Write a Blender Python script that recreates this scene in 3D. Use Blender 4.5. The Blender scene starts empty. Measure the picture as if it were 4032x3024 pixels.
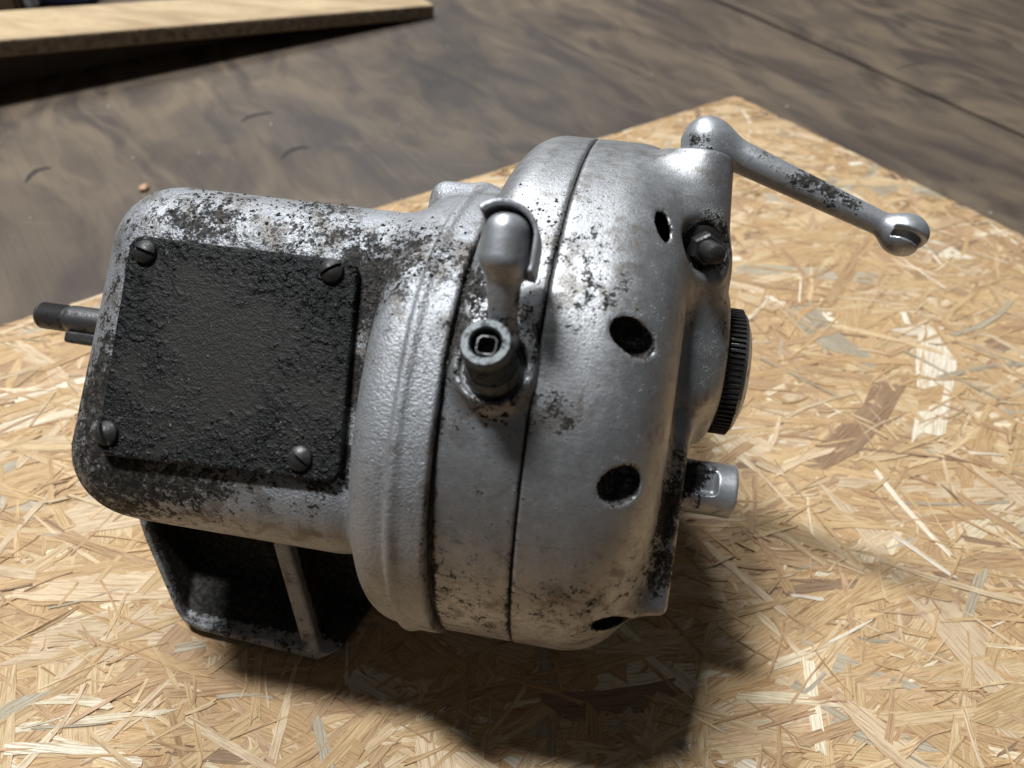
import bpy, bmesh, math, random
import numpy as np
from mathutils import Matrix, Vector
random.seed(7); RNG = np.random.default_rng(11)
SC = bpy.context.scene
COL = SC.collection
MM = 0.001

# ------------------------------------------------------------------ camera, world, lamps
FPX = 769.0                                     # focal length in pixels of the 1024 wide picture
def unit(v): v = np.asarray(v, float); return v/np.linalg.norm(v)
ang = math.radians(8.0)
GU = unit([math.cos(ang), -math.sin(ang), .12])            # gearbox axes seen from the camera
GW = np.array([math.sin(ang), math.cos(ang), -.10]); GW = unit(GW-GU*(GW@GU))
GN = np.cross(GU, GW)
GO = np.array([14.7, -2.5, -270.0])                          # gearbox origin, mm from the camera
_p, _r = math.radians(45), math.radians(3)
UP = np.array([math.sin(_r)*math.cos(_p), math.cos(_r)*math.cos(_p), math.sin(_p)])
CAM_H = 277.0                                                # camera height over the board, mm
WX = unit(np.array([1., 0, 0])-UP*UP[0]); WY = np.cross(UP, WX)
RW = np.array([WX, WY, UP])                                  # camera -> world
_o = RW@GO
TW = np.array([-_o[0], -_o[1], CAM_H])                       # gearbox origin over world (0, 0)
def ray(x, y): return RW@np.array([(x-512)/FPX, -(y-384)/FPX, -1.0])
def on_plane(x, y, z=0.0):                                   # picture point (1024 scale) on a level plane, world mm
    d = ray(x, y); t = (z-TW[2])/d[2]; return TW+d*t
def to_px(P):
    c = RW.T@(np.asarray(P, float)-TW); return 512-c[0]/c[2]*FPX, 384+c[1]/c[2]*FPX, -c[2]

cam_d = bpy.data.cameras.new('camera'); cam = bpy.data.objects.new('camera', cam_d); COL.objects.link(cam)
M = Matrix.Identity(4)
for i in range(3):
    for j in range(3): M[i][j] = RW[i, j]
    M[i][3] = TW[i]*MM
cam.matrix_world = M
cam_d.sensor_width = 36; cam_d.lens = 36*FPX/1024
cam_d.clip_start = .01; cam_d.clip_end = 60
cam_d.dof.use_dof = True; cam_d.dof.focus_distance = .245; cam_d.dof.aperture_fstop = 11.5
SC.camera = cam
SC.view_settings.view_transform = 'Standard'; SC.view_settings.look = 'None'
SC.view_settings.exposure = 0.0; SC.view_settings.gamma = 1.0

W_ = bpy.data.worlds.new('World'); SC.world = W_; W_.use_nodes = True
bg = W_.node_tree.nodes['Background']; bg.inputs[0].default_value = (.9, .95, 1.0, 1); bg.inputs[1].default_value = .048

def lamp(name, pos, target, sx, sy, power, colour):
    d = bpy.data.lights.new(name, 'AREA'); d.shape = 'RECTANGLE'; d.size = sx; d.size_y = sy; d.energy = power; d.color = colour
    o = bpy.data.objects.new(name, d); COL.objects.link(o); o.location = pos
    o.rotation_euler = (Vector(target)-Vector(pos)).to_track_quat('-Z', 'Y').to_euler()
    return o
# two workshop lamps: one high on the left, one further back behind the gearbox
lamp('work_lamp', (-.66, .30, 2.10), (0, .05, .05), .16, .50, 60.0, (.93, .97, 1.0))
lamp('ceiling_tube', (-.42, 1.70, 1.95), (0, .05, .05), .30, .80, 34.0, (.93, .97, 1.0))

# ------------------------------------------------------------------ materials
class NT:
    def __init__(s, name):
        s.m = bpy.data.materials.new(name); s.m.use_nodes = True
        s.t = s.m.node_tree; s.b = s.t.nodes['Principled BSDF']; s.o = s.t.nodes['Material Output']
    def n(s, typ, **kw):
        nd = s.t.nodes.new(typ)
        for k, v in kw.items(): setattr(nd, k, v)
        return nd
    def put(s, sock, v):
        if hasattr(v, 'is_output'): s.t.links.new(v, sock)
        elif v is not None:
            if hasattr(sock.default_value, '__len__') and len(sock.default_value) == 4 and len(v) == 3: v = (*v, 1)
            sock.default_value = v
    def co(s, which='Object'): return s.n('ShaderNodeTexCoord').outputs[which]
    def map(s, v, scale=(1, 1, 1), rot=(0, 0, 0), loc=(0, 0, 0)):
        nd = s.n('ShaderNodeMapping'); s.put(nd.inputs[0], v)
        nd.inputs['Scale'].default_value = scale; nd.inputs['Rotation'].default_value = rot; nd.inputs['Location'].default_value = loc
        return nd.outputs[0]
    def noise(s, v, scale, detail=3, rough=.55, dist=0.0, col=False):
        nd = s.n('ShaderNodeTexNoise'); s.put(nd.inputs['Vector'], v)
        nd.inputs['Scale'].default_value = scale; nd.inputs['Detail'].default_value = detail
        nd.inputs['Roughness'].default_value = rough; nd.inputs['Distortion'].default_value = dist
        return nd.outputs['Color' if col else 'Fac']
    def vor(s, v, scale, feature='F1', out='Distance', rand=1.0):
        nd = s.n('ShaderNodeTexVoronoi', feature=feature); s.put(nd.inputs['Vector'], v); nd.inputs['Scale'].default_value = scale
        nd.inputs['Randomness'].default_value = rand
        return nd.outputs[out]
    def math(s, op, a, b=None, c=None, clamp=False):
        nd = s.n('ShaderNodeMath', operation=op, use_clamp=clamp); s.put(nd.inputs[0], a)
        if b is not None: s.put(nd.inputs[1], b)
        if c is not None: s.put(nd.inputs[2], c)
        return nd.outputs[0]
    def step(s, v, lo, hi, a=0.0, b=1.0):
        nd = s.n('ShaderNodeMapRange', interpolation_type='SMOOTHSTEP'); s.put(nd.inputs[0], v)
        for i, x in enumerate((lo, hi, a, b)): s.put(nd.inputs[i+1], x)
        return nd.outputs[0]
    def mix(s, f, a, b, mode='MIX'):
        nd = s.n('ShaderNodeMix', data_type='RGBA', blend_type=mode); s.put(nd.inputs['Factor'], f)
        s.put(nd.inputs[6], a); s.put(nd.inputs[7], b); return nd.outputs[2]
    def mixf(s, f, a, b):
        nd = s.n('ShaderNodeMix', data_type='FLOAT'); s.put(nd.inputs[0], f); s.put(nd.inputs[2], a); s.put(nd.inputs[3], b); return nd.outputs[0]
    def attr(s, name, out='Fac'): return s.n('ShaderNodeAttribute', attribute_name=name).outputs[out]
    def bump(s, h, strength=.3, dist=.001, normal=None):
        nd = s.n('ShaderNodeBump'); s.put(nd.inputs['Height'], h); nd.inputs['Strength'].default_value = strength
        nd.inputs['Distance'].default_value = dist
        if normal is not None: s.put(nd.inputs['Normal'], normal)
        return nd.outputs[0]
    def done(s, color=None, rough=None, metal=None, normal=None, **kw):
        for k, v in (('Base Color', color), ('Roughness', rough), ('Metallic', metal), ('Normal', normal)):
            if v is not None: s.put(s.b.inputs[k], v)
        for k, v in kw.items(): s.put(s.b.inputs[k], v)
        return s.m

def cast_metal(name, base, rough, grain, stain_bounce, metal=.85, brushed=False, dirtbias=0.0, glint_amt=.45):
    """aluminium: oxide mottling, painted glint specks, a brown oil film, then black grime that follows the 'dirt' attribute"""
    s = NT(name); p = s.co()
    big = s.noise(p, 55, 4, .6); mid = s.noise(p, 290, 5, .62, .2); fine = s.noise(p, 1000, 4, .62); spk = s.noise(p, 1700, 3, .7)
    d = s.math('ADD', s.attr('dirt'), dirtbias)
    sm = s.math('ADD', s.math('MULTIPLY', mid, .52), s.math('MULTIPLY', fine, .48))
    sm = s.math('ADD', sm, s.math('MULTIPLY', s.math('SUBTRACT', big, .5), .22))
    th = s.math('SUBTRACT', .69, s.math('MULTIPLY', d, .25))
    mask = s.step(s.math('SUBTRACT', sm, th), -.016, .045)
    specks = s.step(s.math('SUBTRACT', s.math('ADD', s.math('MULTIPLY', spk, .6), s.math('MULTIPLY', mid, .4)), s.math('SUBTRACT', .635, s.math('MULTIPLY', d, .16))), 0, .04)
    mask = s.math('MAXIMUM', mask, s.math('MULTIPLY', specks, .85))
    c = s.mix(s.step(big, .35, .7), base, tuple(x*.80 for x in base))
    glint = s.step(s.noise(p, 1350, 2, .6), .50, .70)  # pale specks painted in as lamp glints off the rough metal
    c = s.mix(s.math('MULTIPLY', s.math('MULTIPLY', glint, s.step(s.noise(p, 75, 4, .6), .42, .62)), glint_amt), c, tuple(min(1, x*1.55) for x in base))
    pit = s.step(s.noise(p, 820, 3, .65), .57, .70)
    c = s.mix(s.math('MULTIPLY', pit, .45), c, tuple(x*.42 for x in base))
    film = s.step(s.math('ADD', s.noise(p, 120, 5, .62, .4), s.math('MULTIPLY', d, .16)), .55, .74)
    c = s.mix(s.math('MULTIPLY', film, stain_bounce), c, (.135, .112, .088))  # oil stain; low on the covers it also paints the board's warm reflection
    grime = s.mix(s.step(s.noise(p, 600, 3), .4, .7), (.012, .011, .010), (.060, .052, .043))
    c = s.mix(mask, c, grime)
    r = s.math('ADD', rough, s.math('MULTIPLY', s.math('SUBTRACT', mid, .5), .35))
    if brushed:
        br = s.noise(s.map(p, (260, 900, 900)), 1, 3, .6)
        scr = s.step(s.noise(s.map(p, (150, 2600, 500), (0, .6, .5)), 1, 2, .5), .66, .72)
        scr2 = s.step(s.noise(s.map(p, (2200, 120, 600), (0, .3, .9)), 1, 2, .5), .69, .74)
        r = s.math('ADD', r, s.math('MULTIPLY', s.math('SUBTRACT', br, .5), .18))
        c = s.mix(s.math('MULTIPLY', s.math('MAXIMUM', scr, scr2), .16), c, (.58, .59, .60))
    m = s.mixf(mask, s.mixf(film, metal, metal*.75), .0)
    r = s.mixf(mask, r, .66)
    h = s.math('ADD', s.math('MULTIPLY', s.noise(p, 1150, 3, .6), grain), s.math('MULTIPLY', s.math('MULTIPLY', mask, s.noise(p, 1300, 3, .6)), 1.1))
    h = s.math('ADD', h, s.math('ADD', s.math('MULTIPLY', big, .25), s.math('MULTIPLY', pit, -.28*grain)))
    return s.done(c, r, m, s.bump(h, .6, .0006), **{'Specular IOR Level': .25})

MAT = {}
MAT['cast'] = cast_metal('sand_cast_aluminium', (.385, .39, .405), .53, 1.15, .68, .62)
MAT['polished'] = cast_metal('worn_polished_aluminium', (.395, .395, .40), .47, .28, .66, .78, True, glint_amt=.26)
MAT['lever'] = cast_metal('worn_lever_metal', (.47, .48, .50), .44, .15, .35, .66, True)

def greasy():
    s = NT('greasy_black_steel'); p = s.co()
    big = s.noise(p, 38, 4, .65, .5); g = s.noise(p, 640, 4, .55); f = s.noise(p, 1700, 3, .6)
    ds = s.n('ShaderNodeVectorMath', operation='DISTANCE'); s.put(ds.inputs[0], p); ds.inputs[1].default_value = (-.090, -.012, .064)
    rub = s.step(s.math('ADD', s.math('MULTIPLY', ds.outputs['Value'], -13.0), s.math('MULTIPLY', big, 1.15)), .12, .42)      # wiped centre
    c = s.mix(rub, (.008, .008, .008), (.026, .0235, .021))
    rust = s.step(s.noise(p, 70, 5, .7), .62, .74)
    c = s.mix(s.math('MULTIPLY', rust, .3), c, (.055, .040, .031))
    smear = s.step(s.noise(s.map(p, (60, 420, 100), (0, 0, 1.25)), 1, 3, .6), .58, .74)
    c = s.mix(s.math('MULTIPLY', smear, .08), c, (.075, .073, .070))
    spk = s.step(f, .71, .77); c = s.mix(spk, c, (.36, .34, .31))
    clod = s.step(s.noise(p, 420, 3, .5), .50, .70)
    h = s.math('ADD', s.math('MULTIPLY', clod, s.mixf(rub, .9, .1)), s.math('ADD', s.math('MULTIPLY', g, s.mixf(rub, .8, .3)), s.math('MULTIPLY', f, .35)))
    return s.done(c, s.mixf(rub, s.mixf(g, .30, .62), .52), .0, s.bump(h, .8, .0011), **{'Specular IOR Level': .22})
MAT['greasy'] = greasy()

def steel(name, base, rough, dirt, metal=.9, bump=.3):
    s = NT(name); p = s.co()
    a = s.noise(p, 420, 4, .65); b = s.noise(p, 1500, 3, .6)
    m = s.step(s.math('ADD', s.math('MULTIPLY', a, .7), s.math('MULTIPLY', b, .3)), .62-dirt*.3, .70-dirt*.3)
    c = s.mix(m, base, (.016, .014, .012))
    return s.done(c, s.mixf(m, rough, .6), s.mixf(m, metal, 0.0), s.bump(s.math('ADD', a, b), bump, .0004))
MAT['steel'] = steel('grey_machined_steel', (.30, .30, .31), .36, .25)
MAT['darksteel'] = steel('oily_dark_steel', (.085, .081, .080), .42, .58, .8)
MAT['zinc'] = steel('dull_zinc_steel', (.105, .113, .115), .50, .36, .6)
MAT['black'] = steel('grime_black', (.02, .018, .016), .55, .6, .2, .8)
MAT['blackcap'] = steel('blackened_cap_metal', (.07, .065, .06), .42, .5, .7)
MAT['brightsteel'] = steel('bright_worn_steel', (.50, .50, .52), .22, .10, 1.0, .12)

def flat(name, c, r=.6, scale=60, amp=.3):
    s = NT(name); p = s.co(); n = s.noise(p, scale, 4)
    return s.done(s.mix(n, tuple(x*(1-amp) for x in c), tuple(x*(1+amp) for x in c)), r)
MAT['hole'] = flat('oily_shadowed_iron', (.02, .018, .015), .5, 600)
MAT['crumb'] = flat('grime_crumb', (.035, .030, .025), .75, 900, .6)

def strand_mat():
    s = NT('pressed_wood_strand'); t = s.attr('tint', 'Color'); uv = s.co('UV')
    g = s.noise(s.map(uv, (.035, 1.3, 1)), 1, 5, .65, .25); g2 = s.noise(s.map(uv, (.10, 2.9, 1)), 1, 3, .65)
    pores = s.step(s.noise(s.map(uv, (.22, 3.2, 1)), 1, 2, .5), .66, .74)
    c = s.mix(s.math('MULTIPLY', s.step(g, .45, .60), .80), t, s.mix(1.0, t, (.56, .43, .30), 'MULTIPLY'))
    c = s.mix(s.math('MULTIPLY', s.step(g2, .47, .60), .70), c, s.mix(1.0, t, (1.3, 1.34, 1.45), 'MULTIPLY'))
    c = s.mix(s.math('MULTIPLY', pores, .60), c, (.10, .060, .030))
    bl = s.noise(s.co(), 90, 3)
    c = s.mix(s.math('MULTIPLY', s.step(bl, .55, .75), .16), c, (.30, .20, .11))
    return s.done(c, .62, 0.0, s.bump(s.math('ADD', g, g2), .65, .0006))
MAT['strand'] = strand_mat()
MAT['osbcore'] = flat('board_core', (.16, .095, .045), .8, 500, .6)

def plywood():
    s = NT('dirty_plywood'); p = s.co()
    q = s.map(p, (1, 1, 1), (0, 0, -GRAIN))
    warp = s.n('ShaderNodeVectorMath', operation='MULTIPLY_ADD')
    s.put(warp.inputs[0], s.noise(s.map(q, (5, 8, 1)), 1, 3, .55, 0, True)); warp.inputs[1].default_value = (.10, .085, 0); s.put(warp.inputs[2], q)
    w = warp.outputs[0]
    base = s.noise(s.map(w, (2.3, 9.0, 1)), 1, 3, .5, .5)
    ring = s.step(s.math('SINE', s.math('MULTIPLY', base, 46)), -1.0, 1.0)
    blot = s.noise(s.map(w, (11, 24, 1)), 1, 4, .58, 1.1)
    f = s.math('MULTIPLY', s.math('ADD', s.math('MULTIPLY', ring, .42), s.math('MULTIPLY', s.step(blot, .38, .62), .58)), s.step(s.noise(q, 4.5, 3, .55), .25, .62, .35, 1.0))
    c = s.mix(f, (.068, .051, .041), (.172, .129, .087))
    c = s.mix(s.math('MULTIPLY', s.step(s.noise(q, 2.7, 4, .62), .48, .70), .65), c, (.066, .057, .054))
    fib = s.noise(s.map(q, (9, 420, 1)), 1, 4, .65)
    c = s.mix(s.math('MULTIPLY', s.step(fib, .44, .70), .26), c, (.048, .038, .033))
    fib2 = s.step(s.noise(s.map(q, (7, 260, 1)), 1, 3, .6), .60, .72)
    c = s.mix(s.math('MULTIPLY', fib2, .16), c, (.22, .18, .135))
    scuff = s.step(s.noise(s.map(p, (9, 160, 1), (0, 0, 1.1)), 1, 3, .6), .66, .74)
    c = s.mix(s.math('MULTIPLY', scuff, .22), c, (.25, .22, .18))
    dust = s.step(s.noise(q, 420, 3, .65), .64, .78)
    c = s.mix(s.math('MULTIPLY', dust, .35), c, (.27, .235, .19))
    smp = on_plane(960*.46293, 148*.46293, -11)*MM
    ds = s.n('ShaderNodeVectorMath', operation='DISTANCE'); s.put(ds.inputs[0], s.map(p, (1, .62, 0))); ds.inputs[1].default_value = (smp[0], smp[1]*.62, 0)
    smudge = s.step(s.math('ADD', ds.outputs['Value'], s.math('MULTIPLY', s.noise(q, 30, 3), .05)), .085, .03)
    c = s.mix(s.math('MULTIPLY', smudge, .75), c, (.034, .030, .030))
    oil = s.step(s.noise(q, 9, 3, .5), .66, .74)
    c = s.mix(s.math('MULTIPLY', oil, .55), c, (.032, .028, .027))
    return s.done(c, .62, 0.0, s.bump(s.math('ADD', fib, s.math('MULTIPLY', ring, .3)), .3, .0006), **{'Specular IOR Level': .3})
_a = on_plane(715.7, 0, -11); _b = on_plane(1024, 136.6, -11); GRAIN = math.atan2(_b[1]-_a[1], _b[0]-_a[0])
MAT['ply'] = plywood()
MAT['crack'] = flat('crack_dirt', (.036, .030, .026), .9, 300)

def chipboard():
    s = NT('pale_chipboard'); p = s.co()
    a = s.noise(s.map(p, (14, 40, 40)), 1, 4, .6, .5); b = s.noise(p, 160, 4, .6)
    c = s.mix(s.step(a, .3, .7), (.34, .23, .125), (.54, .40, .235))
    c = s.mix(s.math('MULTIPLY', s.step(b, .5, .75), .45), c, (.38, .26, .14))
    return s.done(c, .7, 0, s.bump(b, .3, .0008))
MAT['chip'] = chipboard()
def chipedge():
    s = NT('chipboard_sawn_edge'); p = s.co(); b = s.noise(p, 210, 5, .7)
    return s.done(s.mix(s.step(b, .3, .7), (.10, .075, .05), (.30, .235, .16)), .85, 0, s.bump(b, .7, .001))
MAT['chipedge'] = chipedge()

# ------------------------------------------------------------------ mesh helpers
def link(name, me, parent=None, mat=None):
    o = bpy.data.objects.new(name, me); COL.objects.link(o)
    if parent is not None: o.parent = parent
    if mat is not None and not me.materials: me.materials.append(MAT[mat])
    return o
def tag(o, label=None, cat=None, group=None, kind=None):
    for k, v in (('label', label), ('category', cat), ('group', group), ('kind', kind)):
        if v: o[k] = v
    return o
def mesh_from(verts, faces, smooth=True):
    me = bpy.data.meshes.new('mesh'); me.from_pydata([tuple(v) for v in verts], [], [tuple(f) for f in faces]); me.update()
    if smooth: me.shade_smooth()
    return me
def frame_for(d):
    d = unit(d); a = np.array([0, 0, 1.]) if abs(d[2]) < .9 else np.array([1., 0, 0])
    x = unit(np.cross(a, d)); y = np.cross(d, x); return x, y, d
def lathe(profile, base, axis, seg=40, sharp=35, ref=None):
    """profile = [(r, h)...] in mm, spun round axis at base; gearbox mm in, metres out"""
    x, y, d = frame_for(axis)
    if ref is not None: x = unit(np.array(ref)-d*(np.array(ref)@d)); y = np.cross(d, x)
    base = np.array(base, float); V = []; F = []
    for r, h in profile:
        for k in range(seg):
            t = 2*math.pi*k/seg; V.append((base+d*h+x*r*math.cos(t)+y*r*math.sin(t))*MM)
    for i in range(len(profile)-1):
        for k in range(seg):
            a, b = i*seg+k, i*seg+(k+1) % seg; F.append((a, b, b+seg, a+seg))
    F.append(tuple(range(seg-1, -1, -1))); L = (len(profile)-1)*seg; F.append(tuple(range(L, L+seg)))
    me = mesh_from(V, F); me.set_sharp_from_angle(angle=math.radians(sharp)); return me
def dirt_attr(me, fn):
    n = len(me.vertices); co = np.empty(n*3, np.float32); me.vertices.foreach_get('co', co); co = co.reshape(-1, 3)/MM
    a = me.attributes.new('dirt', 'FLOAT', 'POINT'); a.data.foreach_set('value', np.asarray(fn(co), np.float32))

# ---- signed distance modelling: castings with fillets
def L2(*a):
    s = a[0]*a[0]
    for x in a[1:]: s = s+x*x
    return np.sqrt(s)
def smin(a, b, k): h = np.clip(.5+.5*(b-a)/k, 0, 1); return b+(a-b)*h-k*h*(1-h)
def smax(a, b, k): return -smin(-a, -b, k)
def ss(x, a, b): t = np.clip((x-a)/(b-a), 0, 1); return t*t*(3-2*t)
def rbox(P, c, h, r):
    q = [np.abs(P[i]-c[i])-h[i]+r for i in range(3)]
    return L2(*[np.maximum(x, 0) for x in q])+np.minimum(np.maximum(np.maximum(q[0], q[1]), q[2]), 0)-r
def ext2(q, z, r, e=2.0):                              # rounded extrusion of a 2-D distance
    a, b = q+r, z+r
    if e != 2.0: return (np.maximum(a, 0)**e+np.maximum(b, 0)**e)**(1/e)+np.minimum(np.maximum(a, b), 0)-r
    return L2(np.maximum(a, 0), np.maximum(b, 0))+np.minimum(np.maximum(a, b), 0)-r
TOPK = 1.10
def lean(P):                                           # the covers lean back a little towards their top end
    u, w, n = P; t = np.maximum(w, 0.0)**2
    return [u-t*.0006, w, n+t*.0022]
def disc(P, cw, cn, a, b, p, u0, u1, r0, r1, e=2.0, split=None):          # superellipse plate along u
    u, w, n = lean(P); a = np.where(w > cw, a*TOPK, a); q = ((np.abs(w-cw)/a)**p+(np.abs(n-cn)/b)**p)**(1/p)
    q = (q-1)*b*.98; uc = (u0+u1)/2; hu = (u1-u0)/2
    lf = u < (uc if split is None else split)
    return ext2(q, np.where(lf, u0-u, u-u1), np.where(lf, r0, r1), e)
def cyl(P, a, d, h, r, rd=.8):                         # cylinder from a along d, length h
    d = unit(d); X = [P[i]-a[i] for i in range(3)]; t = X[0]*d[0]+X[1]*d[1]+X[2]*d[2]
    rad = np.sqrt(np.maximum(X[0]**2+X[1]**2+X[2]**2-t*t, 0)); return ext2(rad-r, np.abs(t-h/2)-h/2, rd)
def caps(P, a, b, ra, rb):                             # tapered capsule
    a, b = np.array(a, float), np.array(b, float); ab = b-a; X = [P[i]-a[i] for i in range(3)]
    t = np.clip((X[0]*ab[0]+X[1]*ab[1]+X[2]*ab[2])/(ab@ab), 0, 1)
    return L2(*[X[i]-ab[i]*t for i in range(3)])-(ra+(rb-ra)*t)
def sph(P, c, r, s=(1, 1, 1)):
    k = L2(*[(P[i]-c[i])/s[i] for i in range(3)]); return (k-r)*min(s)
def seg2(x, y, a, b):                                  # distance to a segment in the (u, w) plane
    ax, ay = a; bx, by = b; dx, dy = bx-ax, by-ay
    t = np.clip(((x-ax)*dx+(y-ay)*dy)/(dx*dx+dy*dy), 0, 1); return np.sqrt((x-ax-dx*t)**2+(y-ay-dy*t)**2)
def poly2(x, y, pts):
    n = len(pts); d = np.full(x.shape, 1e9, np.float32); ins = np.zeros(x.shape, bool)
    for i in range(n):
        a, b = pts[i], pts[(i+1) % n]; d = np.minimum(d, seg2(x, y, a, b))
        c = ((a[1] > y) != (b[1] > y)) & (x < (b[0]-a[0])*(y-a[1])/((b[1]-a[1]) or 1e-9)+a[0]); ins ^= c
    return np.where(ins, -d, d)
def surface(fn, lo, hi, h):
    """surface nets over fn on a grid, vertices pulled onto the exact surface"""
    ax = [np.arange(lo[i], hi[i]+h, h, dtype=np.float32) for i in range(3)]
    G = np.meshgrid(*ax, indexing='ij'); Fv = fn(G).astype(np.float32); ins = Fv < 0
    nx, ny, nz = [len(a)-1 for a in ax]
    cnt = np.zeros((nx, ny, nz), np.int8); acc = np.zeros((nx, ny, nz, 3), np.float32); ne = np.zeros((nx, ny, nz), np.float32)
    for i in (0, 1):
        for j in (0, 1):
            for k in (0, 1): cnt += ins[i:nx+i, j:ny+j, k:nz+k]
    act = (cnt > 0) & (cnt < 8)
    idx = np.argwhere(act); vid = np.full((nx, ny, nz), -1, np.int64); vid[act] = np.arange(len(idx))
    I, J, K = idx.T; pos = np.zeros((len(idx), 3)); num = np.zeros(len(idx))
    crn = [(i, j, k) for i in (0, 1) for j in (0, 1) for k in (0, 1)]
    for a in crn:
        for axn in range(3):
            if a[axn]: continue
            b = list(a); b[axn] = 1
            f0 = Fv[I+a[0], J+a[1], K+a[2]]; f1 = Fv[I+b[0], J+b[1], K+b[2]]
            m = (f0 < 0) != (f1 < 0); t = np.where(m, f0/np.where(m, f0-f1, 1), 0)
            p = np.stack([np.full(len(I), float(a[q])) for q in range(3)], 1); p[:, axn] = t
            pos[m] += p[m]; num[m] += 1
    V = (idx+pos/num[:, None])*h+np.array(lo)
    V0 = V.copy(); e = .25
    for _ in range(3):
        X = [V[:, q].astype(np.float64) for q in range(3)]; f = fn(X)
        g = np.stack([(fn([X[q]+(e if q == r else 0) for q in range(3)])-fn([X[q]-(e if q == r else 0) for q in range(3)]))/(2*e) for r in range(3)], 1)
        g2 = np.maximum((g*g).sum(1), .15); st = g*(f/g2)[:, None]
        ln = np.linalg.norm(st, axis=1); st *= np.minimum(1, .5*h/np.maximum(ln, 1e-9))[:, None]; V = V-st
    faces = []
    for axn in range(3):
        o1, o2 = (axn+1) % 3, (axn+2) % 3
        s0 = [slice(None)]*3; s1 = [slice(None)]*3; s0[axn] = slice(0, -1); s1[axn] = slice(1, None)
        ch = ins[tuple(s0)] != ins[tuple(s1)]; E = np.argwhere(ch)
        ok = (E[:, o1] > 0) & (E[:, o2] > 0) & (E[:, o1] < (nx, ny, nz)[o1]) & (E[:, o2] < (nx, ny, nz)[o2]); E = E[ok]
        fl = ins[tuple(s0)][tuple(E.T)]
        q = []
        for d1, d2 in ((-1, -1), (0, -1), (0, 0), (-1, 0)):
            c = E.copy(); c[:, o1] += d1; c[:, o2] += d2; q.append(vid[tuple(c.T)])
        q = np.stack(q, 1); q[~fl] = q[~fl][:, ::-1]; faces.append(q)
    Fc = np.concatenate(faces); Fc = Fc[(Fc >= 0).all(1)]
    me = bpy.data.meshes.new('mesh'); me.vertices.add(len(V)); me.vertices.foreach_set('co', (V*MM).astype(np.float32).ravel())
    me.loops.add(len(Fc)*4); me.loops.foreach_set('vertex_index', Fc.astype(np.int32).ravel())
    me.polygons.add(len(Fc)); me.polygons.foreach_set('loop_start', np.arange(0, len(Fc)*4, 4, dtype=np.int32))
    me.update(calc_edges=True); me.validate(); me.shade_smooth()
    return me, V

def blobs(co, L, base=0.0):
    d = np.full(len(co), base)
    for (u, w, n, r, a) in L:
        d = d+a*np.exp(-(((co-np.array([u, w, n]))/r)**2).sum(1))
    return d

# ------------------------------------------------------------------ gearbox
gear = bpy.data.objects.new('gearbox', None); COL.objects.link(gear); gear.empty_display_size = .05
tag(gear, 'worn aluminium motorcycle gearbox with black cover plate and clutch lever, lying on the strand board', 'gearbox')
RG = RW@np.stack([GU, GW, GN], 1); LG = RW@GO+TW
Mg = Matrix.Identity(4)
for i in range(3):
    for j in range(3): Mg[i][j] = RG[i, j]
    Mg[i][3] = LG[i]*MM
gear.matrix_world = Mg
LOWEST = []
def casting(name, fn, lo, hi, h, mat, dirt, parent=gear):
    me, V = surface(fn, lo, hi, h); dirt_attr(me, dirt); LOWEST.append((name, (RG[2]@V.T).min()+LG[2]))
    return link(name, me, parent, mat)

# main casing with its flange
def f_body(P):
    u, w, n = P
    b = rbox(P, (-87.5, -8.5, 6), (54.5, 53, 55), 22)
    cr = L2(np.maximum(-(u+112), 0), np.maximum(-(w+33), 0))-30
    b = smax(b, cr, 3)
    fl = disc(P, -13, 0, 71.5, 79, 2.1, -47, -23.4, 11, 1.0)
    fl2 = disc(P, -13, 0, 72.7, 80.4, 2.1, -33, -23.4, 1.6, .8)
    lu, lw, ln = lean(P); bead = L2(((np.abs(lw+13)/np.where(lw > -13, 72.7*TOPK, 72.7))**2.1+(np.abs(ln)/80.4)**2.1)**(1/2.1)*78-77.4, (lu+32.6))-1.5
    f = smin(smin(fl, fl2, 1.0), bead, 1.2)
    f = smin(f, rbox(P, (-36.5, 47, 5), (12, 15, 26), 6), 5)
    return smin(b, f, 3.0+6.5*ss(w, -40, 5))
def d_body(co):
    u, w, n = co.T
    d = blobs(co, [(-132, -22, 52, 18, .6), (-131, 12, 52, 12, .4), (-128, -48, 44, 18, .7), (-104, 33, 54, 11, .5), (-72, 40, 52, 12, .62), (-118, 36, 50, 8, .35),
        (-50, 14, 60, 12, 1.0), (-51, -12, 62, 9, 1.2), (-53, -34, 60, 8, 1.0), (-90, -46, 52, 14, .62), (-112, -46, 50, 14, .8), (-40, 27, 64, 14, .42), (-26, 24, 74, 8, .5),
        (-36, 8, 76, 12, .22), (-90, -60, 25, 16, .2), (-60, -60, 20, 14, .2)], .20)
    d += .34*ss(n, 55.5, 60)*ss(-u, 50, 58)
    d += .4*np.exp(-((u+23.2)/1.0)**2)
    d -= .25*np.exp(-((u+34)/8)**2)*ss(-w, 0, 20)
    return d
casing = casting('main_casing', f_body, (-146, -92, -94), (-19, 76, 86), 1.0, 'cast', d_body)

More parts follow.
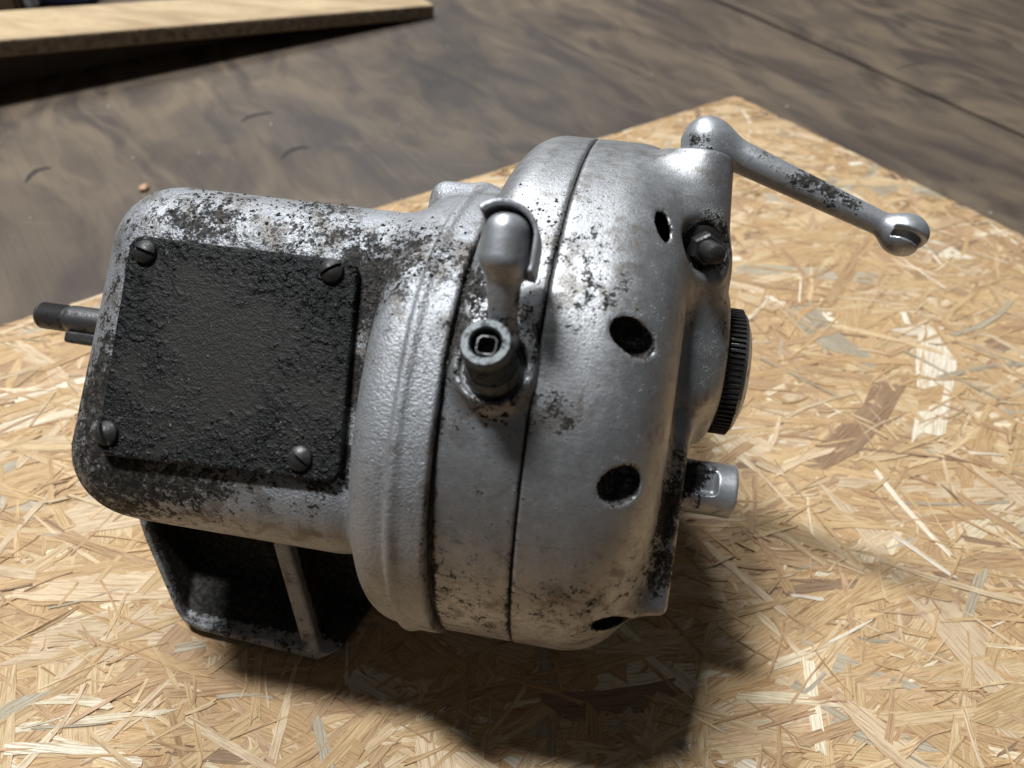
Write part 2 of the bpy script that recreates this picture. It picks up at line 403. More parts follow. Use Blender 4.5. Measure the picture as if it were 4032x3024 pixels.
# mounting bracket under the casing: hollow lug with one web
OUT = [(-142, -50), (-143.5, -66), (-141, -74), (-129, -100), (-126, -104), (-120, -106.5), (-73, -109.5), (-66, -105), (-60, -90), (-57, -70), (-57, -52)]
def f_bracket(P):
    u, w, n = P; n0 = n; n = n+.38*np.maximum(-64-w, 0)             # the foot sweeps back towards its toe
    o = poly2(u, w, OUT)
    shell = ext2(o, np.abs(n+12)-14, 1.2)
    pk = poly2(u, w, [(-139.5, -64), (-136.5, -75), (-124.5, -101), (-119, -103), (-80.0, -106), (-97, -56)])
    pk2 = poly2(u, w, [(-89, -56), (-71.5, -107), (-66, -118), (-40, -118), (-40, -45), (-75, -45)])
    pocket = np.minimum(ext2(pk-1.5, np.abs(n-8)-28, 1.0), ext2(pk2, np.abs(n-8)-28, 1.0))
    hgt = RG[2][0]*u+RG[2][1]*w+RG[2][2]*n0+LG[2]                  # height over the board: the floor of the pocket stays clear of it
    f = smax(shell, -smax(pocket, 5.5-hgt, 1.0), 1.4)
    return smax(f, 1.0-hgt, .8)
casting('mounting_bracket', f_bracket, (-148, -113, -46), (-50, -46, 5), .8, 'cast',
        lambda co: .62+1.1*ss(-(co[:, 2]+.38*np.maximum(-64-co[:, 1], 0)), 1, 6)-.38*np.exp(-((co[:, 0]+79.5+.36*(co[:, 1]+80))/7)**2))

# black cover plate, engraved by years of grease, with four slotted screws
casting('cover_plate', lambda P: ext2(poly2(P[0], P[1], [(-120, 17.9), (-59, 18.2), (-54.6, -35.6), (-117.8, -37.9)])-4, np.abs(P[2]-61.9)-2.4, .7),
        (-127, -44, 57), (-48, 26, 66), .7, 'greasy', lambda co: np.zeros(len(co)))
def slot_screw(base, axis, r, slot, mat='darksteel', parent=gear, dome=.45, height=3.0):
    root = lathe([(r*1.02, -1), (r, height*.45), (r*.93, height*.72), (r*.62, height*.95), (r*.2, height*1.05)], base, axis, 28)
    bm = bmesh.new(); bm.from_mesh(root)
    o = link('screw', root, parent, mat); bm.free()
    x, y, d = frame_for(axis); base = np.array(base, float)
    sd = x*math.cos(slot)+y*math.sin(slot); pd = np.cross(d, sd)
    V = []
    for s1 in (-1, 1):
        for s2 in (-1, 1):
            for hh in (height*.55, height*1.12): V.append((base+sd*s1*r*1.0+pd*s2*r*.14+d*hh)*MM)
    # the slot: two raised lips leave a dark channel
    me = mesh_from(V, [(0, 1, 3, 2), (4, 6, 7, 5), (0, 4, 5, 1), (2, 3, 7, 6), (0, 2, 6, 4), (1, 5, 7, 3)], False)
    m = o.modifiers.new('slot', 'BOOLEAN'); c = bpy.data.objects.new('cutter', me); COL.objects.link(c); c.parent = parent
    bpy.context.view_layer.update()
    m.operation = 'DIFFERENCE'; m.object = c; m.solver = 'EXACT'
    dg = bpy.context.evaluated_depsgraph_get(); new = bpy.data.meshes.new_from_object(o.evaluated_get(dg)); o.modifiers.clear(); o.data = new
    bpy.data.objects.remove(c, do_unlink=True); new.set_sharp_from_angle(angle=math.radians(35))
    return o
for (u, w, sl) in ((-118.4, 17.1, 1.35), (-62.3, 18.5, 2.2), (-118.9, -35.8, .5), (-61.9, -34.3, 1.0)):
    slot_screw((u, w, 62.5), (0, 0, 1), 3.6, sl, height=4.2)

# input shaft on the far left, threaded end and key
thr = [(4.4, -51), (5.1, -50)]
for i in range(9): thr += [(5.1, -49.6+i*1.15), (4.5, -49.1+i*1.15)]
prof = thr+[(4.9, -38.6), (5.2, -38), (5.3, -37), (5.6, 0)]
MAT['shaft'] = steel('worn_shaft_steel', (.17, .165, .165), .40, .30, .85)
sh = link('input_shaft', lathe(prof, (-147, 1.6, 0), (1, 0, 0), 36), gear, 'shaft')
k = casting('shaft_key', lambda P: rbox(P, (-173, -5.4, 1), (11.5, 2.2, 2.6), 1.0), (-187, -9, -4), (-160, 0, 6), .5, 'darksteel', lambda co: np.zeros(len(co)))
k.parent = sh
link('locating_stud', lathe([(2.6, -2), (2.6, 11), (1.2, 14)], (-144, 10.5, 20), (-1, 0, 0), 18), gear, 'darksteel')

# inner cover ring
CW, A, B, PE = 0.0, 84.5, 80.0, 2.1
def f_inner(P):
    u, w, n = lean(P)
    q = ((np.abs(w-CW)/np.where(w > 0, A*TOPK, A))**PE+(np.abs(n)/B)**PE)**(1/PE); q = (q-1)*B
    r = np.where(u < -11.4, 1.2+10.5*ss(w, -5, 75)+1.5*ss(w, -30, 10), .6)
    f = ext2(q, np.abs(u+11.4)-10.8, r, 2.2)
    boss = cyl(P, (-10, -7.6, 58), (-.02, .14, 1), 24.8, 9.8, 1.2)
    f = smin(f, boss, 5)
    f = smax(f, -cyl(P, (-10+.02*-22, -7.6+.14*22, 81.2), (-.02, .14, 1), 9, 8.6, .4), .5)
    return f
GR = lambda u, c, s=1.0: np.exp(-((u-c)/s)**2)
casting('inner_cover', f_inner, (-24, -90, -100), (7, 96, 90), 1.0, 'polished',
        lambda co: blobs(co, [(-18, 16, 76, 7, 1.0), (-20, 2, 78, 6, .9), (-10, -6, 83, 10, .7), (-4, 6, 80, 7, .6), (-6, 30, 76, 12, .3), (-18, -20, 77, 5, .4), (-14, -45, 60, 20, .15), (-12, -66, 36, 26, .42)], .16)  # lowest blobs: some staining, mostly the board's warm reflection painted in
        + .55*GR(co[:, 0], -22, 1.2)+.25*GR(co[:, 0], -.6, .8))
casting('gasket', lambda P: disc(P, -12, 0, 69.5, 77, 2.1, -24, -21.5, .4, .4), (-26, -84, -90), (-17, 72, 80), 1.2, 'black', lambda co: np.zeros(len(co)))

# end cover with lever column, cap boss and screw pockets
HOLES = [((20.6, 9.6, 76.4), (4.3, 3.8, 6)), ((24.4, 7.2, 75), (3.9, 3.6, 6)), ((23.0, -29.0, 72.5), (4.2, 4.4, 6)), ((26.2, -27.2, 70.5), (3.4, 4.0, 6)),
         ((28.3, -67.5, 41), (6.6, 3.0, 8)), ((25.4, 43.4, 56.5), (2.4, 4.0, 8)), ((27.4, 38.2, 57.5), (2.2, 4.2, 8)), ((32, 74, 16), (5, 5, 9))]
def hole_field(P):
    out = None
    for pr in ((0, 1), (2, 3), (4,), (5, 6), (7,)):
        hs = [sph(P, HOLES[i][0], 1, HOLES[i][1]) for i in pr]
        h = hs[0] if len(hs) == 1 else smin(hs[0], hs[1], 4.0); out = h if out is None else np.minimum(out, h)
    return out
def f_end(P):
    u, w, n = P
    f = disc(P, CW, 0, A, B, PE, .1, 36.5, .5, 24, 2.15, 4)
    col = caps(P, (37.0, 38, 38), (37.4, 72, 40), 11.5, 8.9); col = smax(col, w-72.0, 1)
    f = smin(f, col, 12)
    f = smin(f, rbox(P, (39.5, 22, 24), (9.5, 28, 20), 9), 6)
    f = smin(f, cyl(P, (20, 14, 12), (1, 0, 0), 31, 25, 2.5), 9)
    f = smin(f, rbox(P, (28, -36, 10), (15.6, 27.5, 32), 2.6), 10)
    f = smax(f, -sph(P, (42, 42, 53), 1, (9.5, 8.0, 9.5)), 3)
    f = smin(f, cyl(P, (38.6, 41.5, 36), (.2, -.25, 1), 12, 7.4, 1.5), 2)
    f = smax(f, -hole_field(P), .6)
    return f
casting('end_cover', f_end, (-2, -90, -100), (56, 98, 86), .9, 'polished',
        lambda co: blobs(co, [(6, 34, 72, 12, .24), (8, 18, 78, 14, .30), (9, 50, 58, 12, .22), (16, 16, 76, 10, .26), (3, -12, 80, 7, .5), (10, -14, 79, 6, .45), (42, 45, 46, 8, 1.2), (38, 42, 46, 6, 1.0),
            (44, 20, 30, 12, .7), (40, -20, 42, 7, .7), (40, -30, 42, 7, .9), (39, -50, 40, 7, .85), (38, -38, 44, 7, .7), (40, 70, 40, 6, .3), (16, -62, 46, 24, .40)], .15)  # last blob: brown film painting the board's warm reflection, with some staining
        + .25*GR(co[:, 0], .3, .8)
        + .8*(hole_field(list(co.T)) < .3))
casting('joint_gasket', lambda P: disc(P, CW, 0, A-1.3, B-1.3, PE, -1.2, .9, .3, .3), (-3, -86, -98), (8, 95, 82), 1.2, 'black', lambda co: np.zeros(len(co)))
for c, s in (HOLES[0], HOLES[2], HOLES[4]):
    r = 2.7
    slot_screw((c[0]-s[0]*.9-1.2, c[1], c[2]-s[2]*.42), (1, 0, .25), r, .7, 'black', height=2.6)

# clutch lever on the column
E0, E1 = np.array([37.4, 78.2, 40.]), np.array([95.0, 57.0, 39.])
ed = unit(E1-E0)
def f_lever(P):
    ball = sph(P, E0, 7.3)
    hub = cyl(P, (37.6, 71.8, 40), (0, 1, 0), 7, 7.1, 1.1)
    f = smin(ball, hub, 2)
    f = smin(f, caps(P, E0+ed*5, E1-ed*2, 4.9, 3.4), 5)
    c = E1+ed*2.5
    f = smin(f, sph(P, c, 1, (6.9, 6.3, 6.5)), 2.2)
    v2 = unit(np.array([-ed[1], ed[0], -.12])); X = [P[i]-c[i] for i in range(3)]
    a = X[0]*ed[0]+X[1]*ed[1]+X[2]*ed[2]; b = X[0]*v2[0]+X[1]*v2[1]+X[2]*v2[2]
    f = smax(f, -sph(P, c-v2*1.0+ed*.6, 4.4), .5)
    slot = np.maximum(np.abs(b+2.3-.06*a)-1.35, -(a+4.0))       # open jaw, runs out through the tip
    f = smax(f, -slot, .5)
    return smax(f, np.where(b < -2.3, a-5.0, a-6.6), .8)
lv = casting('clutch_lever', f_lever, (28, 47, 26), (107, 90, 52), .5, 'lever',
        lambda co: blobs(co, [(54, 75, 45, 4, .7), (63, 70, 44, 5, .7), (69, 68, 44, 5, .8), (75, 65, 44, 5, .85), (82, 63, 43, 4, .7), (33, 75, 46, 3, .7), (39, 73.5, 47, 4, .6)], .05))
# adjuster bolt beside the column
ax = unit([.28, -.48, 1]); bo = np.array([39.4, 43.0, 47.5])
def hexa(base, axis, R, h, ref=None):
    return lathe([(R*.9, 0), (R, .5), (R, h-.6), (R*.86, h)], base, axis, 6, 20, ref)
nb = link('adjuster_nut', hexa(bo, ax, 4.6, 5.2, (0, 1, .4)), gear, 'darksteel')
link('adjuster_pin', lathe([(2.9, 0), (2.9, 11.5), (2.5, 12.8), (1.6, 13.3)], bo, ax, 28), gear, 'darksteel')
link('washer', lathe([(6.0, -1.5), (6.0, .1), (5.6, .3)], bo-ax*.5, ax, 28), gear, 'blackcap')

# knurled filler cap
capo = np.array([51.0, 13.5, 10.])
cp = link('filler_cap', lathe([(19.2, -.5), (19.5, 1), (20.0, 2), (20.0, 7.0), (19.3, 8.4), (15, 10.2), (8, 11.2), (1, 11.5)], capo, (1, 0, 0), 96), gear, 'steel')
V, F = [], []
for i in range(72):
    t = 2*math.pi*i/72; dt = 2*math.pi/72*.30
    b = len(V)
    for hh in (2.0, 7.2):
        for rr, tt in ((19.9, t-dt*1.5), (20.9, t-dt*.7), (20.9, t+dt*.7), (19.9, t+dt*1.5)):
            V.append((capo+np.array([hh, rr*math.cos(tt), rr*math.sin(tt)]))*MM)
    F += [(b+j, b+j+1, b+5+j, b+4+j) for j in range(3)]+[(b, b+4, b+7, b+3), (b+3, b+2, b+1, b), (b+4, b+5, b+6, b+7)]
link('knurling', mesh_from(V, F, False), cp, 'black')
link('cap_collar', lathe([(22, -1), (21.5, 0), (21.0, .8), (18, .8)], capo-np.array([.6, 0, 0]), (1, 0, 0), 64), gear, 'black')

# kick shaft with its cotter flat
def f_kick(P):
    f = cyl(P, (36, -25.5, 20), (1, 0, 0), 25.5, 8.4, 1.0)
    return smax(f, -rbox(P, (50.3, -22.0, 30.4), (5.0, 5.6, 4.4), 1.6), .6)
casting('kick_shaft', f_kick, (38, -36, 10), (64, -15, 31), .5, 'lever', lambda co: blobs(co, [(47, -22, 27, 4.5, 1.2), (51, -19, 27, 4, .8), (50, -30, 24, 8, .5), (42, -25, 25, 5, .9)], .12))
link('flange_bolt', lathe([(6.4, -2), (6.4, 3.2), (5.8, 4.2), (2, 4.6)], (41, -52, 24), (1, 0, 0), 6, 20), gear, 'darksteel')

# selector spindle: threaded hollow stud, and the slotted lever beside it
sa = unit([-.05, .30, 1]); sb = np.array([-10.2, -4.9, 81.])
R0 = 6.2
pr = [(7.3, -1.5), (7.3, 1.6), (6.9, 2.2), (6.5, 4.2), (R0-.3, 4.6)]
for i in range(8): pr += [(R0, 4.8+i*.95), (R0-.38, 5.27+i*.95)]
pr += [(R0, 12.6), (R0, 15.4), (R0-.45, 15.9), (4.1, 15.9), (3.7, 15.4), (3.6, 10), (.2, 10)]
link('selector_stud', lathe(pr, sb, sa, 48, 28), gear, 'zinc')
x_, y_, d_ = frame_for(sa); V = []
c0 = sb+sa*10
for hh in (0, 4.2):
    for rr in (2.1, 2.45):
        for q in range(16):
            t = 2*math.pi*(q+.5)/16; m_ = max(abs(math.cos(t)), abs(math.sin(t))); m_ = (abs(math.cos(t))**5+abs(math.sin(t))**5)**(1/5)
            V.append((c0+sa*hh+(x_*math.cos(t)+y_*math.sin(t))*rr/m_)*MM)
F = []
for q in range(16):
    n_ = (q+1) % 16
    F += [(q, n_, 32+n_, 32+q), (16+n_, 16+q, 48+q, 48+n_), (32+q, 32+n_, 48+n_, 48+q)]
link('square_socket', mesh_from(V, F, False), gear, 'darksteel')
H = np.array([-10.0, 23.8, 97.0])
SM = unit([.34, .34, -.88])
def f_sel(P):
    u, w, n = P
    hd = cyl(P, H+np.array([0, -8.6, -1.0]), (0, 1, .08), 14.6, 5.6, 4.2)
    x, y = u-H[0], w-H[1]; rad = L2(x, y-np.clip(y, -5.0, .3))
    zz = n-H[2]+.25*x                                         # the tab leans back to the right
    ang_ok = np.maximum(-(x*.75+y*.66)-1.2, -y-7.5)
    lip = np.maximum(np.maximum(np.abs(rad-7.45)-.62, np.abs(zz+.6)-4.6), ang_ok)
    web = np.maximum(np.maximum(rad-7.9, np.abs(zz+4.6)-.9), ang_ok)
    f = smin(hd, smin(lip, web, .5), .4)
    f = smin(f, caps(P, (-8.6, 3.0, 87.0), (-9.4, 16, 94), 3.1, 4.3), 2.2)
    f = smin(f, cyl(P, (-9.4, 2.5, 80), (0, .15, 1), 8, 4.6, .8), 2)
    return f
casting('selector_lever', f_sel, (-20, -4, 77), (1, 36, 107), .45, 'lever', lambda co: blobs(co, [(-9, 6, 90, 5, .7), (-5, 12, 90, 6, .5)], .12))

# loose crumbs of dried grime caked on the castings (nobody could count them)
def crumbs(obj, n, centres, parent, size=(.25, 1.1)):
    me = obj.data; nv = len(me.vertices); co = np.empty(nv*3, np.float32); me.vertices.foreach_get('co', co); co = co.reshape(-1, 3)/MM
    no = np.empty(nv*3, np.float32); me.vertices.foreach_get('normal', no); no = no.reshape(-1, 3)
    d = blobs(co, centres)*(no@RG[2] > .05); pr = d/d.sum(); pick = RNG.choice(nv, n, p=pr); V = []; F = []
    for i in pick:
        s = size[0]+(size[1]-size[0])*RNG.random()**3; x, y, z = frame_for(no[i]); a = RNG.random()*6.28
        b = len(V); el = .5+RNG.random()
        for q in range(5):
            t = a+q*1.2566; r = s*(.6+.6*RNG.random()); V.append((co[i]+x*r*math.cos(t)*el+y*r*math.sin(t)-z*.15)*MM)
        V.append((co[i]+z*s*(.35+.4*RNG.random())+x*s*.2*RNG.normal())*MM)
        F += [(b+q, b+(q+1) % 5, b+5) for q in range(5)]
    return V, F
V1, F1 = crumbs(casing, 1100, [(-50, 14, 62, 9, 1), (-42, 24, 62, 12, .8), (-75, 38, 52, 12, .5), (-104, 32, 54, 14, .5), (-26, 26, 74, 6, .6), (-128, -38, 56, 10, .4)], gear)
o = link('grime_crumbs', mesh_from(V1, F1, False), casing, 'crumb'); o['kind'] = 'stuff'
V1, F1 = crumbs(bpy.data.objects['inner_cover'], 900, [(-18, 14, 77, 6, 1), (-20, 0, 79, 5, .8), (-4, 10, 80, 5, .5), (-6, 36, 72, 10, .3), (-10, -14, 80, 5, .4)], gear, (.2, .9))
o = link('grime_crumbs', mesh_from(V1, F1, False), bpy.data.objects['inner_cover'], 'crumb'); o['kind'] = 'stuff'

plate = bpy.data.objects['cover_plate']
V1, F1 = crumbs(plate, 1500, [(-110, 5, 63, 26, 1), (-72, 0, 63, 18, .8), (-90, -30, 63, 24, 1.2), (-118, -34, 63, 9, 1.5), (-62, -33, 63, 9, 1.2)], gear, (.15, .65))
o = link('grime_crumbs', mesh_from(V1, F1, False), plate, 'crumb'); o['kind'] = 'stuff'
V1, F1 = crumbs(plate, 620, [(-116, 16, 64, 6, .8), (-63, 15, 64, 6, .8), (-114, -34, 64, 9, 1.3), (-64, -33, 64, 7, 1.6), (-90, -37, 64, 12, .7)], gear, (.25, 1.05))
MAT['clod'] = flat('black_grime_clod', (.017, .015, .013), .6, 900, .6)
o = link('grime_clods', mesh_from(V1, F1, False), plate, 'clod'); o['kind'] = 'stuff'
MAT['grit'] = flat('pale_grit', (.50, .43, .33), .55, 900, .3)
V1, F1 = crumbs(plate, 90, [(-95, -5, 63, 26, 1), (-75, -25, 63, 22, 1)], gear, (.14, .34))
o = link('grit_specks', mesh_from(V1, F1, False), plate, 'grit'); o['kind'] = 'stuff'
print('LOWEST', LOWEST)

# ------------------------------------------------------------------ strand board
Cn = on_plane(736, 95); dL = unit(on_plane(0, 325)-Cn); dR = unit(on_plane(1024, 235)-Cn)
TH = 11.0
board = bpy.data.objects.new('strand_board', None); COL.objects.link(board); board.location = (Cn[0]*MM, Cn[1]*MM, 0)
tag(board, 'pale oriented strand board laid flat on the dark floor under the gearbox', 'board')
inv = np.linalg.inv(np.array([dL[:2], dR[:2]]).T)
def slab(c, e1, e2, z0, z1, off=(0, 0, 0)):
    P = [c, c+e1, c+e1+e2, c+e2]; V = [((p[0]-off[0])*MM, (p[1]-off[1])*MM, z*MM) for z in (z0, z1) for p in P]
    F = [(3, 2, 1, 0), (4, 5, 6, 7)]+[(i, (i+1) % 4, 4+(i+1) % 4, 4+i) for i in range(4)]
    bm = bmesh.new(); vs = [bm.verts.new(v) for v in V]; [bm.faces.new([vs[i] for i in f]) for f in F]
    bmesh.ops.recalc_face_normals(bm, faces=bm.faces); me = bpy.data.meshes.new('mesh'); bm.to_mesh(me); bm.free(); return me
link('core', slab(Cn, dL*900, dR*900, -TH, -1.5, Cn), board, 'osbcore')
PALE = [(.61, .44, .245), (.55, .375, .19), (.50, .32, .155), (.62, .465, .29), (.53, .35, .175), (.46, .295, .155)]
ODD = [(.48, .31, .18), (.52, .35, .20), (.45, .275, .155), (.40, .335, .235), (.44, .37, .265), (.30, .19, .11), (.76, .65, .46), (.74, .60, .40), (.78, .68, .52)]
def make_strand(cx, cy, a, L, Wd, z, tint, V, F, UV, T):
    ns = 4; ca, sa_ = math.cos(a), math.sin(a); b = len(V); top = []
    bend = RNG.normal()*.035*L; tx, ty = RNG.normal()*.008, RNG.normal()*.024
    sl = RNG.normal(0, .6, 2)*Wd; uo, vo = RNG.random()*900, RNG.random()*900
    wl = Wd*(.8+.3*RNG.random(ns))
    if RNG.random() < .45: wl[-1] *= .3; wl[-2] *= .75
    jg = min(L*.2, Wd*.55+.8)
    for side in (-1, 1):
        for i in (range(ns) if side < 0 else range(ns-1, -1, -1)):
            t = i/(ns-1)-.5; x = t*L; y = side*wl[i]*.5+bend*(1-4*t*t)+RNG.normal()*.05*Wd
            if i == 0: x += sl[0]*side*.5
            if i == ns-1: x += sl[1]*side*.5
            top.append((x, y))
        e = 1 if side < 0 else -1; wd = wl[-1] if e > 0 else wl[0]; so = sl[1] if e > 0 else sl[0]
        for q in (-.25, .25):                                      # torn end
            yy = q*e*wd; top.append((e*L*.5+so*yy/max(wd, .1)+e*jg*RNG.normal()*.6, yy+0))
    m = len(top)
    for dz in (0, -.5):
        for (x, y) in top:
            q = inv@np.array([cx+x*ca-y*sa_, cy+x*sa_+y*ca]); q = np.maximum(q, -.15+.3*RNG.random())   # trimmed at the sawn edge
            e = dL[:2]*q[0]+dR[:2]*q[1]
            V.append((e[0]*MM, e[1]*MM, (z+tx*x*.3+ty*y+dz)*MM)); UV.append((x+uo, y+vo)); T.append(tint)
    F.append(tuple(range(b, b+m)))
    for i in range(m):
        j = (i+1) % m; F.append((b+j, b+i, b+m+i, b+m+j))
def strand_mesh(V, F, UV, T):
    me = mesh_from(V, F, False); at = me.attributes.new('tint', 'FLOAT_COLOR', 'POINT')
    at.data.foreach_set('color', np.array([(*t, 1) for t in T], np.float32).ravel())
    uvl = me.uv_layers.new(name='UVMap'); li = np.empty(len(me.loops), np.int32); me.loops.foreach_get('vertex_index', li)
    uvl.data.foreach_set('uv', np.array(UV, np.float32)[li].ravel()); return me
spec = []
main_dir = math.atan2(*(on_plane(560, 700)-on_plane(200, 760))[1::-1])
def scatter(n, kind):
    k = 0
    while k < n:
        px, py = RNG.uniform(-260, 1290), RNG.uniform(60, 1000)
        P = on_plane(px, py); dens = RNG.random()
        # uniform over the board: thin out by picture scale
        _, _, dep = to_px(P)
        if dens > min(1, (dep/620)**3.0+.03): continue
        s = inv@(P[:2]-Cn[:2])
        if s[0] < 1 or s[1] < 1: continue
        if kind == 0: L, Wd = RNG.uniform(28, 95), 4+18*RNG.random()**1.5
        elif kind == 1: L, Wd = RNG.uniform(14, 62), RNG.uniform(1.2, 5)
        else: L, Wd = RNG.uniform(5, 26), RNG.uniform(.5, 1.7)
        a = main_dir+RNG.normal()*.45 if RNG.random() < .55 else RNG.uniform(0, math.pi)
        c = PALE[RNG.integers(len(PALE))] if RNG.random() < (.88 if kind == 0 else .80) else ODD[RNG.integers(len(ODD))]
        j = 1+RNG.normal()*.06; c = tuple(min(.9, max(.02, x*j)) for x in c)
        z = (-1.35+1.05*RNG.random()) if kind == 0 else (-1.05+1.0*RNG.random()) if kind == 1 else (-.70+.85*RNG.random())
        spec.append((P[0]-Cn[0], P[1]-Cn[1], a, L, Wd, z, c, L*Wd/dep**2*(1 if z > -.7 else .3) if 0 < px < 1024 and py < 768 else 0)); k += 1
scatter(3500, 0); scatter(2900, 1); scatter(3300, 2)
order = sorted(range(len(spec)), key=lambda i: -spec[i][7]); big = set(order[:295])
V, F, UV, T = [], [], [], []
for i, sp in enumerate(spec):
    if i in big:
        v, f, uv, t = [], [], [], []; make_strand(*sp[:7], v, f, uv, t); link('strand', strand_mesh(v, f, uv, t), board, 'strand')
    else: make_strand(*sp[:7], V, F, UV, T)
o = link('small_strands', strand_mesh(V, F, UV, T), board, 'strand'); o['kind'] = 'stuff'

# ------------------------------------------------------------------ plywood floor
FZ = -TH
floor = bpy.data.objects.new('floor', None); COL.objects.link(floor); floor.location = (0, 0, FZ*MM); floor['kind'] = 'structure'
J0, J1 = on_plane(715.7, 0, FZ), on_plane(1024, 136.6, FZ); dJ = unit(J1-J0); nJ = np.array([-dJ[1], dJ[0], 0])
if nJ@(on_plane(1000, 20, FZ)-J0) < 0: nJ = -nJ
def sheet(c, e1, e2):
    me = slab(c, e1, e2, -12, 0); return me
link('plywood_sheet', sheet(J0-dJ*2200-nJ*2.6, dJ*4400, -nJ*2600), floor, 'ply')
link('plywood_sheet', sheet(J0-dJ*2200+nJ*2.8, dJ*4400, nJ*2600), floor, 'ply')
link('subfloor', slab(J0-dJ*2300-nJ*2700, dJ*4600, nJ*5400, -30, -12.5), floor, 'crack')
def strip(pts, wid):
    V = []; F = []
    n = len(pts)
    for i, p in enumerate(pts):
        d = unit(pts[min(i+1, n-1)]-pts[max(i-1, 0)]); nn = np.array([-d[1], d[0], 0]); ww = wid*math.sin(math.pi*(i+.35)/(n-.3))
        for s in (-1, 1): V.append((p+nn*ww*s*.5+np.array([0, 0, .12]))*MM)
    for i in range(n-1): F.append((2*i, 2*i+1, 2*i+3, 2*i+2))
    return mesh_from(V, F, False)
def picture_curve(pts): return [on_plane(x*.46293, y*.46293, FZ)-np.array([0, 0, FZ]) for x, y in pts]
for pts, wd in (([(520, 264), (535, 254), (553, 248), (575, 245), (592, 243)], 5), ([(608, 342), (620, 330), (636, 322), (655, 318), (672, 319)], 5),
                ([(55, 395), (65, 380), (80, 368), (97, 364), (112, 363)], 5), ([(1935, 150), (1960, 142), (1990, 136), (2010, 133)], 3)):
    link('crack', strip(picture_curve(pts), wd), floor, 'crack')

# flecks and one copper coloured crumb on the floor
V, F = [], []
for (x, y) in ((233, 230), (585, 268), (962, 170), (967, 100), (287, 340), (860, 268), (1408, 160), (868, 430), (65, 470), (430, 330), (1180, 60), (1700, 230), (2140, 460), (720, 190)):
    p = on_plane(x*.46293, y*.46293, FZ)-np.array([0, 0, FZ]); b = len(V); r = RNG.uniform(.5, 1.1)
    for q in range(6):
        t = q*1.047; V.append((p+np.array([math.cos(t)*r*RNG.uniform(.6, 1.2), math.sin(t)*r, 0.1]))*MM)
    V.append((p+np.array([0, 0, r*.9]))*MM); F += [(b+q, b+(q+1) % 6, b+6) for q in range(6)]
MAT['fleck'] = flat('pale_dust_fleck', (.55, .52, .48), .6, 500)
o = link('dust_flecks', mesh_from(V, F, False), None, 'fleck'); o.location = (0, 0, FZ*MM); tag(o, kind='stuff')
MAT['copper'] = flat('copper_brown_chip', (.50, .27, .14), .5, 500)
bm = bmesh.new(); bmesh.ops.create_icosphere(bm, subdivisions=3, radius=1)
for v in bm.verts:
    k_ = 1+.12*math.sin(v.co.x*5+v.co.y*3)+.08*math.sin(v.co.z*7); v.co = Vector((v.co.x*2.9*k_, v.co.y*4.1*k_, v.co.z*1.9*k_+1.7))*MM
me = bpy.data.meshes.new('mesh'); bm.to_mesh(me); bm.free(); me.shade_smooth()
o = link('crumb', me, None, 'copper'); p = on_plane(313*.46293, 409*.46293, FZ); o.location = Vector(p)*MM
tag(o, 'small copper brown crumb lying on the dark floor behind the gearbox', 'crumb')

# ------------------------------------------------------------------ raised chipboard at the back left
s_ = .46293
Pr = on_plane(937*s_, 39*s_, FZ+.5); Pl = on_plane(0, 124*s_, FZ+36.0)
e1 = unit(Pl-Pr); e2 = unit(np.array([-e1[1], e1[0], 0]));
if e2[1] < 0: e2 = -e2
nn = unit(np.cross(e1, e2)); nn = nn if nn[2] > 0 else -nn
TB = 12.0
pt = Pr+nn*TB; d = ray(0, 23*s_); t = ((pt-TW)@nn)/(d@nn); hit = TW+d*t; width = (hit-pt)@e2
print('back board width', width, 'len', np.linalg.norm(Pl-Pr))
LB = np.linalg.norm(Pl-Pr)+180
bm = bmesh.new(); P0 = Pr
prof = [Pr, Pr+e1*LB, Pr+e1*LB+e2*width, Pr+e2*width]
vs = [bm.verts.new((p+nn*h_)*MM) for h_ in (0, TB) for p in prof]
fs = [(3, 2, 1, 0), (4, 5, 6, 7)]+[(i, (i+1) % 4, 4+(i+1) % 4, 4+i) for i in range(4)]
fc = [bm.faces.new([vs[i] for i in f]) for f in fs]; bmesh.ops.recalc_face_normals(bm, faces=bm.faces)
for f in fc[2:]: f.material_index = 1
bmesh.ops.bevel(bm, geom=list(bm.edges), offset=.8*MM, segments=2, affect='EDGES', material=-1)
bk = bpy.data.objects.new('chipboard_offcut', None); COL.objects.link(bk); bk.location = Vector(Pr)*MM
tag(bk, 'pale tan chipboard tilted up off the floor at the back left', 'board')
me = bpy.data.meshes.new('mesh'); bm.to_mesh(me); bm.free(); me.transform(Matrix.Translation(-Vector(Pr)*MM))
me.materials.append(MAT['chip']); me.materials.append(MAT['chipedge'])
link('panel', me, bk)
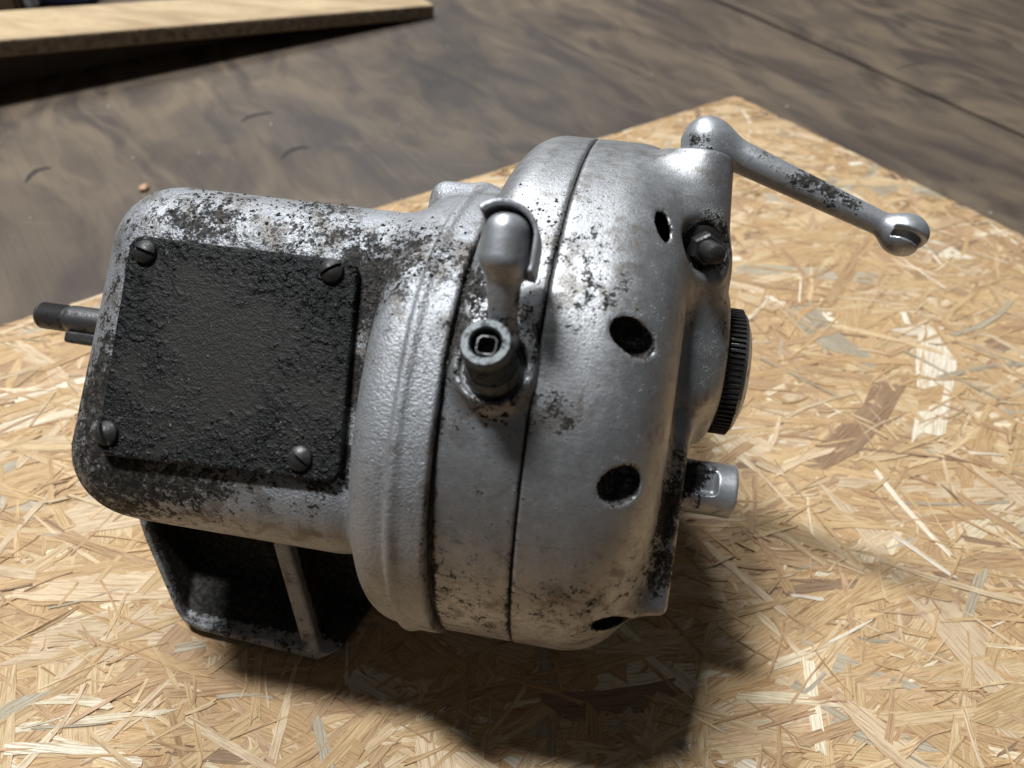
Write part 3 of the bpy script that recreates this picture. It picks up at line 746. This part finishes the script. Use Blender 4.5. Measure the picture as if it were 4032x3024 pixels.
# added batten: props the board and blocks light from getting under it
MAT['batten'] = flat('dark_batten_wood', (.10, .075, .055), .8, 80)
bc = Pr+e1*(LB*.5)+e2*(width-24)
V = []
for (t_, o_) in ((LB*.22, 0), (LB-10, 0), (LB-10, 22), (LB*.22, 22)):
    for top_ in (0, 1):
        p_ = Pr+e1*t_+e2*(width-24+o_); V.append((p_[0]*MM, p_[1]*MM, (p_[2]-.4 if top_ else FZ)*MM))
me = mesh_from(V, [(0, 2, 4, 6), (7, 5, 3, 1), (0, 1, 3, 2), (2, 3, 5, 4), (4, 5, 7, 6), (6, 7, 1, 0)], False)
o = link('light_block_wedge', me, None, 'batten'); tag(o, 'added dark wooden wedge that props the tilted chipboard and blocks light under it', 'wedge')

# blurred boxes just beyond the chipboard, top left corner
def far_box(name, x0, x1, yb, z_h, mat, label, cat, dep):
    a = on_plane(x0*s_, yb*s_, FZ); b = on_plane(x1*s_, yb*s_, FZ); ex = b-a; ey = unit(np.array([-ex[1], ex[0], 0])); ey = ey if ey[1] > 0 else -ey
    bm = bmesh.new(); P = [a, a+ex, a+ex+ey*dep, a+ey*dep]
    vs = [bm.verts.new((p+np.array([0, 0, h_]))*MM) for h_ in (0, z_h) for p in P]
    for f in fs: bm.faces.new([vs[i] for i in f])
    bmesh.ops.recalc_face_normals(bm, faces=bm.faces); bmesh.ops.bevel(bm, geom=list(bm.edges), offset=4*MM, segments=3, affect='EDGES')
    # lid rim
    me = bpy.data.meshes.new('mesh'); bm.to_mesh(me); bm.free(); me.shade_smooth(); me.set_sharp_from_angle(angle=.6)
    o = link(name, me, None, mat); tag(o, label, cat); return o
MAT['brownbox'] = flat('brown_card', (.13, .085, .05), .8); MAT['greybox'] = flat('pale_grey_plastic', (.42, .42, .43), .5); MAT['navybox'] = flat('navy_plastic', (.012, .018, .06), .5)
far_box('box', -140, 47, 30, 160, 'brownbox', 'blurred brown box at the far left behind the tilted chipboard', 'box', 150)
far_box('tub', 50, 84, 24, 140, 'greybox', 'blurred pale grey tub between the brown and navy boxes', 'tub', 120)
far_box('crate', 87, 205, 15, 180, 'navybox', 'blurred navy blue crate behind the tilted chipboard', 'crate', 200)
